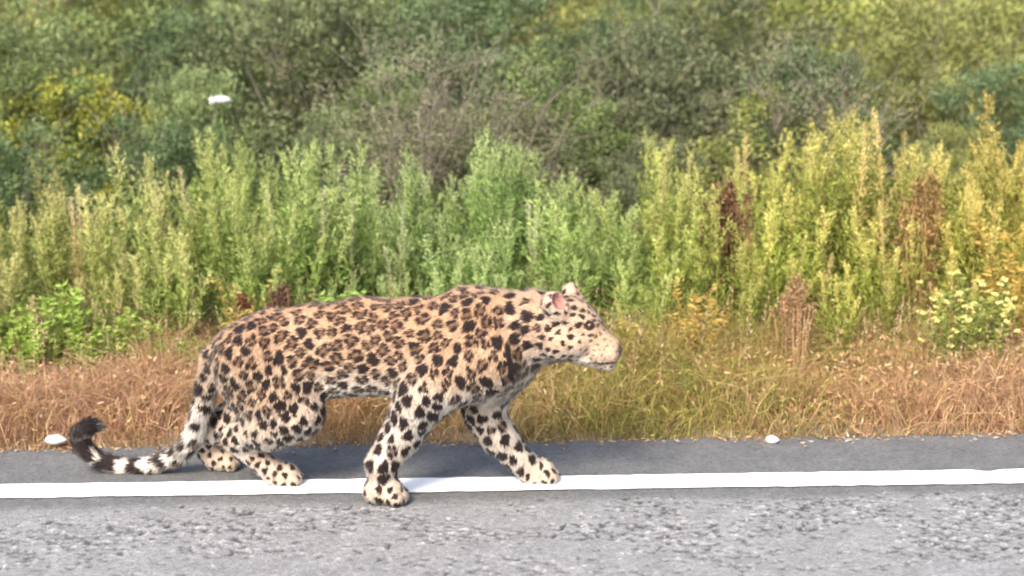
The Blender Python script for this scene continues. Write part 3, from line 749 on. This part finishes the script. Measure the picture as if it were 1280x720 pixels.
for row, (yy, step, hs0) in enumerate([(5.72, 0.165, 0.58), (5.92, 0.15, 0.80), (6.15, 0.155, 0.95), (6.45, 0.165, 1.0), (6.85, 0.20, 1.02)]):
    half = 1.30*640/FPX*yy+0.12
    for x in np.arange(-half, half, step):
        x = x+rng.normal()*0.05; y = yy+rng.normal()*0.07
        px = 640+x/y*FPX
        top = np.interp(px, TOPX, TOPY)+rng.normal()*16+6
        d = ray(np.clip(px, -200, 1480), top); zt = CAM[2]+d[2]*y/d[1]
        h = float(np.clip(zt*hs0*rng.uniform(0.74, 1.05), 0.35, 1.35))
        tn = tint_at(px)*np.array([1.0, 0.93, 1.0])*rng.uniform(0.82, 1.25)
        v = rng.random()
        if v < 0.16 and row >= 1:
            place_plant('seeding_weed', THIN[rng.integers(3)], px, y, h*1.05, tn, 'thin pale seeding weed '+zone(px)+', '+ROWS[row], 'weed', 'pale seeding weeds', x=x, base_h=1.15)
        else:
            k = rng.integers(5) if h > 0.75 else 5+rng.integers(3)
            lab = ('yellow-green' if tn[0] > tn[1] else 'fresh green')+(' tall' if h > 0.95 else ' short' if h < 0.6 else '')+' mugwort '+zone(px)+', '+ROWS[row]
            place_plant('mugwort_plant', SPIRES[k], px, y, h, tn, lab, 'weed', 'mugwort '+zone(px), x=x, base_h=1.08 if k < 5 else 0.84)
        nw += 1
# dead brown clumps
for px, y, h, lab in [(345, 5.55, 0.50, 'dark brown withered clump beside a yellow-leaved plant'), (300, 5.60, 0.44, 'reddish brown withered clump among green weeds'), (905, 5.98, 0.86, 'dark brown seedhead clump standing in yellow-green weeds'),
                      (995, 5.44, 0.52, 'pale grey-brown withered clump rising from the dry grass'), (1150, 5.95, 0.84, 'tall tan withered clump beside pale yellow flowers')]:
    tn = {345: (1.1, .95, 1.0), 300: (1.7, 1.2, 1.0), 905: (1.3, 1.15, .95), 995: (2.2, 2.3, 1.9), 1150: (1.9, 2.0, 1.3)}[px]
    place_plant('withered_weed', DEAD[rng.integers(3)], px, y, h, tn, lab, 'weed', None, base_h=0.6)

# ------------------------------------------------------------------ low broad-leaved plants at the foot of the weeds
def leafy_forb(Ht, n, leaf, c_lo, c_hi, flowers=0, fcol=None):
    st, fo, heads = Soup(), Soup(), []
    for s in range(n):
        az = rng.uniform(0, 6.28); h = Ht*rng.uniform(0.55, 1.0); out = np.array([math.cos(az), math.sin(az), 0])*rng.uniform(0.05, 0.4)
        T = np.linspace(0, 1, 6)[:, None]; pts_ = T*np.array([0, 0, h])+out*h*T**1.4
        add_tube(st, pts_, np.linspace(0.003, 0.0012, 6), np.array(c_lo), 4)
        m_ = int(70*h/0.3); tb = rng.random(m_)**0.75
        pos = np.stack([np.interp(tb, T[:, 0], pts_[:, c]) for c in range(3)], 1)
        a = rng.uniform(0, 6.28, m_); d = np.stack([np.cos(a), np.sin(a), rng.uniform(-0.1, 0.9, m_)], 1)
        c = np.array(c_lo)[None]*(1-tb[:, None])+np.array(c_hi)[None]*tb[:, None]
        add_leaves(fo, pos, d, leaf*rng.uniform(0.6, 1.2, m_), leaf*0.38*rng.uniform(0.7, 1.2, m_), np.clip(c*(1+rng.normal(size=(m_, 1))*0.15), .01, .9), up=np.array([0, 0, 1.0]))
        for q in range(flowers): heads.append(pts_[-1]+rng.normal(size=3)*np.array([0.035, 0.035, 0.02]))
    return st.mesh('forb_stem'), fo.mesh('forb_leaves'), heads
FORBS = [leafy_forb(0.34, 20, 0.028, (0.12, 0.18, 0.04), (0.25, 0.36, 0.08)) for _ in range(3)]
YELLOWF = [leafy_forb(0.34, 14, 0.022, (0.22, 0.19, 0.05), (0.40, 0.33, 0.09)) for _ in range(2)]
FLOWER = leafy_forb(0.34, 12, 0.026, (0.14, 0.18, 0.04), (0.25, 0.28, 0.07), 3, (0.78, 0.70, 0.26))
fl = Soup(); a = np.arange(7)*0.9
add_leaves(fl, np.zeros((7, 3)), np.stack([np.cos(a), np.sin(a), np.full(7, 0.55)], 1), 0.013, 0.010, np.tile((0.74, 0.68, 0.26), (7, 1)))
FLOWER_HEAD = fl.mesh('flower')
def put_forb(meshes, px, y, h, tint, name, label, group):
    e = place_plant(name, meshes[:2], px, y, h, tint, label, 'plant', group, base_h=0.34)
    for h_ in meshes[2]:
        f = link('flower', FLOWER_HEAD, MAT_LEAF, e); f.location = h_; f.rotation_euler = (rng.normal()*0.4, rng.normal()*0.4, rng.uniform(0, 6))
spots = [(-20, 5.50, .42), (25, 5.44, .36), (70, 5.52, .46), (110, 5.46, .32), (150, 5.54, .38), (185, 5.58, .30), (225, 5.5, .26)]
for px, y, h in spots: put_forb(FORBS[rng.integers(3)], px, y, h, (1.1, 1.05, .9), 'leafy_forb', 'bright green leafy plant at the dry grass edge below pale weeds', 'bright green leafy plants')
for px, y, h in [(385, 5.5, .40), (440, 5.52, .44), (480, 5.48, .36), (530, 5.55, .40), (590, 5.5, .36), (640, 5.55, .38), (690, 5.5, .42), (725, 5.48, .38)]:
    put_forb(FORBS[rng.integers(3)], px, y, h, (1.0, 1.0, 1.1), 'leafy_forb', 'soft green leafy plant behind the leopard', 'leafy plants behind the leopard')
put_forb(YELLOWF[0], 300, 5.50, .52, (1, 1, 1), 'yellowing_plant', 'yellow-leaved plant beside the dark withered clump', None)
put_forb(YELLOWF[1], 870, 5.48, .46, (1.05, .9, .9), 'yellowing_plant', 'orange-yellow plant below the dark brown seedhead clump', None)
put_forb(YELLOWF[1], 800, 5.42, .34, (.9, .9, .9), 'yellowing_plant', 'olive yellow plant in front of the leopard\'s face', None)
put_forb(YELLOWF[0], 1265, 5.66, .64, (1.05, .9, .8), 'yellowing_plant', 'tall orange-yellow plant above the pale flowers', None)
for px, y, h in [(1195, 5.40, .42), (1235, 5.45, .46)]: put_forb(FLOWER, px, y, h, (1, 1, 1), 'flowering_plant', 'low plant with pale yellow flowers at the dry grass edge', 'pale yellow flowering plants')
# white flower umbel on a tall stalk
y = 7.3; tp = P(275, 126, y); gz = float(ground_z(np.array([tp[0]]), np.array([y]))[0])
e = tag(empty('umbel_flower', (float(tp[0]), y, gz)), 'white flower umbel on a thin stalk above the weeds', 'flower')
sp = Soup(); T = np.linspace(0, 1, 8)[:, None]; hgt = tp[2]-gz
add_tube(sp, T*np.array([0, 0, hgt])+np.sin(T*3)*np.array([0.02, 0, 0]), np.linspace(.004, .002, 8), (0.16, 0.22, 0.08), 5)
link('stem', sp.mesh('umbel_stem'), MAT_STEM, e)
sp = Soup(); n = 420; a = rng.uniform(0, 6.28, n); r = np.sqrt(rng.random(n))*0.052
pp = np.stack([np.cos(a)*r, np.sin(a)*r, hgt+0.012-r*0.25+rng.normal(size=n)*0.006], 1)
add_leaves(sp, pp, rng.normal(size=(n, 3))+np.array([0, -0.3, .8]), 0.014, 0.011, pick([(0.82, 0.82, 0.78)], n, 0.03))
link('blossom', sp.mesh('umbel_blossom'), MAT_LEAF, e)

# ------------------------------------------------------------------ shrubs on the slope behind
def shrub(Ht, W_, ncl, nleaf, leaf, ratio, c_in, c_out, twiggy=0):
    st, fo = Soup(), Soup()
    ns = 9+twiggy
    for s in range(ns):
        az = rng.uniform(0, 6.28); out = np.array([math.cos(az), math.sin(az), 0]); T = np.linspace(0, 1, 8)[:, None]
        hh = Ht*rng.uniform(0.7, 1.0)
        pts_ = T*np.array([0, 0, hh])+out*W_*0.5*rng.uniform(0.2, 1.0)*T**1.2+np.cumsum(rng.normal(size=(8, 3))*0.02*Ht, 0)*np.minimum(T*3, 1)
        add_tube(st, pts_, np.linspace(0.012, 0.002, 8), (0.15, 0.13, 0.10), 6)
        for q in range(5+twiggy):
            k = rng.integers(2, 7); d = norm(np.array([rng.normal(), rng.normal(), 0.9])); l = rng.uniform(0.2, 0.45)*Ht*0.6
            add_tube(st, pts_[k]+np.linspace(0, 1, 5)[:, None]*d*l+np.linspace(0, 1, 5)[:, None]**2*rng.normal(size=3)*0.1, np.linspace(0.004, 0.0012, 5), (0.18, 0.155, 0.125), 4)
    if ncl:
        v = norm(rng.normal(size=(ncl, 3))); rr = rng.random(ncl)**0.45
        c = v*rr[:, None]*np.array([W_/2, W_/2, Ht*0.48])+np.array([0, 0, Ht*0.54])
        c[:, :2] *= (1.05-0.25*(c[:, 2:]/Ht))
        drop = rng.random(ncl) < 0.10; c = c[~drop]; nn = len(c)
        cd = norm(v[~drop]+np.array([0, 0, 0.9]))
        tone = rng.uniform(0.7, 1.3, nn)
        b_ = np.repeat(c, nleaf, axis=0)+rng.normal(size=(nn*nleaf, 3))*np.array([.066, .066, .055])*Ht/2
        d = np.repeat(cd, nleaf, axis=0)*0.6+rng.normal(size=(nn*nleaf, 3))*0.7
        mixc = rng.random((nn*nleaf, 1))
        k = (np.array(c_in)*(1-mixc)+np.array(c_out)*mixc)*np.repeat(tone, nleaf)[:, None]
        add_leaves(fo, b_, d, leaf*rng.uniform(0.6, 1.25, len(b_)), leaf*ratio*rng.uniform(0.7, 1.2, len(b_)), np.clip(k, .01, .9))
    return st.mesh('shrub_branches'), (fo.mesh('shrub_crown') if ncl else None)
WILLOW = [shrub(2.2, 1.9, 210, 62, 0.075, 0.24, (0.12, 0.17, 0.07), (0.25, 0.30, 0.14)) for _ in range(3)]
ROUND = [shrub(2.0, 1.9, 210, 58, 0.055, 0.5, (0.10, 0.15, 0.06), (0.22, 0.27, 0.105)) for _ in range(3)]
TWIGGY = [shrub(1.9, 1.5, 170, 34, 0.040, 0.25, (0.12, 0.13, 0.08), (0.24, 0.23, 0.15), 3) for _ in range(2)]
def put_shrub(kind, x, y, h, tint, label, group):
    meshes, bh = {'w': (WILLOW, 2.2), 'r': (ROUND, 2.0), 't': (TWIGGY, 1.9)}[kind]
    ms_ = meshes[rng.integers(len(meshes))]
    e = empty('twiggy_shrub' if kind == 't' else 'shrub', (float(x), float(y), float(ground_z(np.array([x]), np.array([y]))[0])-0.02), rng.uniform(0, 6.28))
    s = h/bh; e.scale = (s*rng.uniform(0.95, 1.2), s*rng.uniform(0.95, 1.2), s)
    link('trunk', ms_[0], MAT_STEM, e)
    o = link('crown', ms_[1], MAT_LEAF, e); o.color = (*tint, 1)
    tag(e, label, 'shrub', group)
SH = {'shaded': ('dark grey-green shrub', (.66, .72, .74)), 'green': ('mid green shrub', (1.08, 1.06, .95)),  # first tint is darkened: shade behind the weed tops put into the leaf colour
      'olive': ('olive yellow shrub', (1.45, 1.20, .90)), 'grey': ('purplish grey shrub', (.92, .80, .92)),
      'gold': ('shrub with golden yellow leaves above the weeds', (1.9, 1.45, .60))}
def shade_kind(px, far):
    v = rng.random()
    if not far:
        if px < 260: return 'shaded' if v < 0.5 else 'green'
        if px > 960: return 'green' if v < 0.4 else 'olive' if v < 0.7 else 'shaded'
        return 'shaded' if v < 0.55 else 'grey' if v < 0.8 else 'green'
    if px < 330: return 'olive' if v < 0.5 else 'green'
    if px > 900: return 'olive' if v < 0.7 else 'green'
    return 'green' if v < 0.7 else 'olive'
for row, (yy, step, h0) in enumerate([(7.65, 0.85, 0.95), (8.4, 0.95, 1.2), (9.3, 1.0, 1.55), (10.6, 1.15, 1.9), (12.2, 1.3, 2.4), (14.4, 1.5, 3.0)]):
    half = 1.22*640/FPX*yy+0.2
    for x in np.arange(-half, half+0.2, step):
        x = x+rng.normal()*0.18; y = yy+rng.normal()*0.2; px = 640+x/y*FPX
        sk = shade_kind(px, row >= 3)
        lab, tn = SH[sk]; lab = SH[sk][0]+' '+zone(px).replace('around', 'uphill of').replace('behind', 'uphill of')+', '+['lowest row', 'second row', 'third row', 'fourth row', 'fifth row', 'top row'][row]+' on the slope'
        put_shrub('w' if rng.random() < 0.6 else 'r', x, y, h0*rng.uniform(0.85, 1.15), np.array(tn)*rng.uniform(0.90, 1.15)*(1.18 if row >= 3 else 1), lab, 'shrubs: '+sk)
put_shrub('r', P(90, 100, 8.7)[0], 8.7, 1.15, SH['gold'][1], SH['gold'][0], None)
for px, y, h in [(505, 7.7, 1.45), (610, 7.8, 1.30), (1010, 7.9, 1.35)]:
    put_shrub('t', P(px, 100, y)[0], y, h, (1.3, 1.2, 1.2), 'grey twiggy shrub '+{505: "uphill of the leopard's back", 610: "uphill of the leopard's shoulders", 1010: 'uphill of the grey-brown withered clump'}[px]+' among greener shrubs', 'twiggy shrubs')

# ------------------------------------------------------------------ pebbles on the shoulder
def pebble_mesh(seed):
    th = np.linspace(0, math.pi, 7)[:, None]; ph = np.linspace(0, 2*math.pi, 11)[None]
    V = np.stack([np.sin(th)*np.cos(ph), np.sin(th)*np.sin(ph), np.cos(th)+0*ph], -1).reshape(-1, 3)
    V = V*(1+0.22*vnoise(V*1.6+seed*7, seed))[:, None]*np.array([1, 0.8, 0.62])
    k = np.tile([(0.24, 0.23, 0.21)], (len(V), 1))
    return mesh_np('pebble', V, [grid_polys(7, 11)], k)
PEB = [pebble_mesh(s) for s in range(4)]
PEBW = PEB[0].copy(); a = PEBW.attributes['Col']; a.data.foreach_set('color', np.tile((0.80, 0.79, 0.76, 1), len(PEBW.vertices)).astype(np.float32))
for px, py, r, lab in [(965, 550, .024, 'round white stone at the asphalt edge'), (70, 551, .030, 'flat white stone beside the curled tail tip')]:
    g = G(px, py+4); o = link('white_stone', PEBW, MAT_STONE); o.location = (g[0], g[1], r*0.5); o.scale = (r*(1.3 if px < 100 else 1), r, r); tag(o, lab, 'stone')
for i in range(34):
    px = rng.uniform(10, 1270); g = G(px, 553-(px-640)*0.014+abs(rng.normal())*6); r = rng.uniform(0.004, 0.010)
    if 60 < px < 300: continue
    o = link('pebble', PEB[rng.integers(4)], MAT_STONE); o.location = (g[0], g[1], r*0.55); o.scale = (r*1.2, r, r); o.rotation_euler = (0, 0, rng.uniform(0, 6))
    tag(o, 'small grey pebble on the asphalt shoulder', 'pebble', 'pebbles on the shoulder')
print('weeds', nw, 'rosettes', nc, 'leopard verts', len(LV))
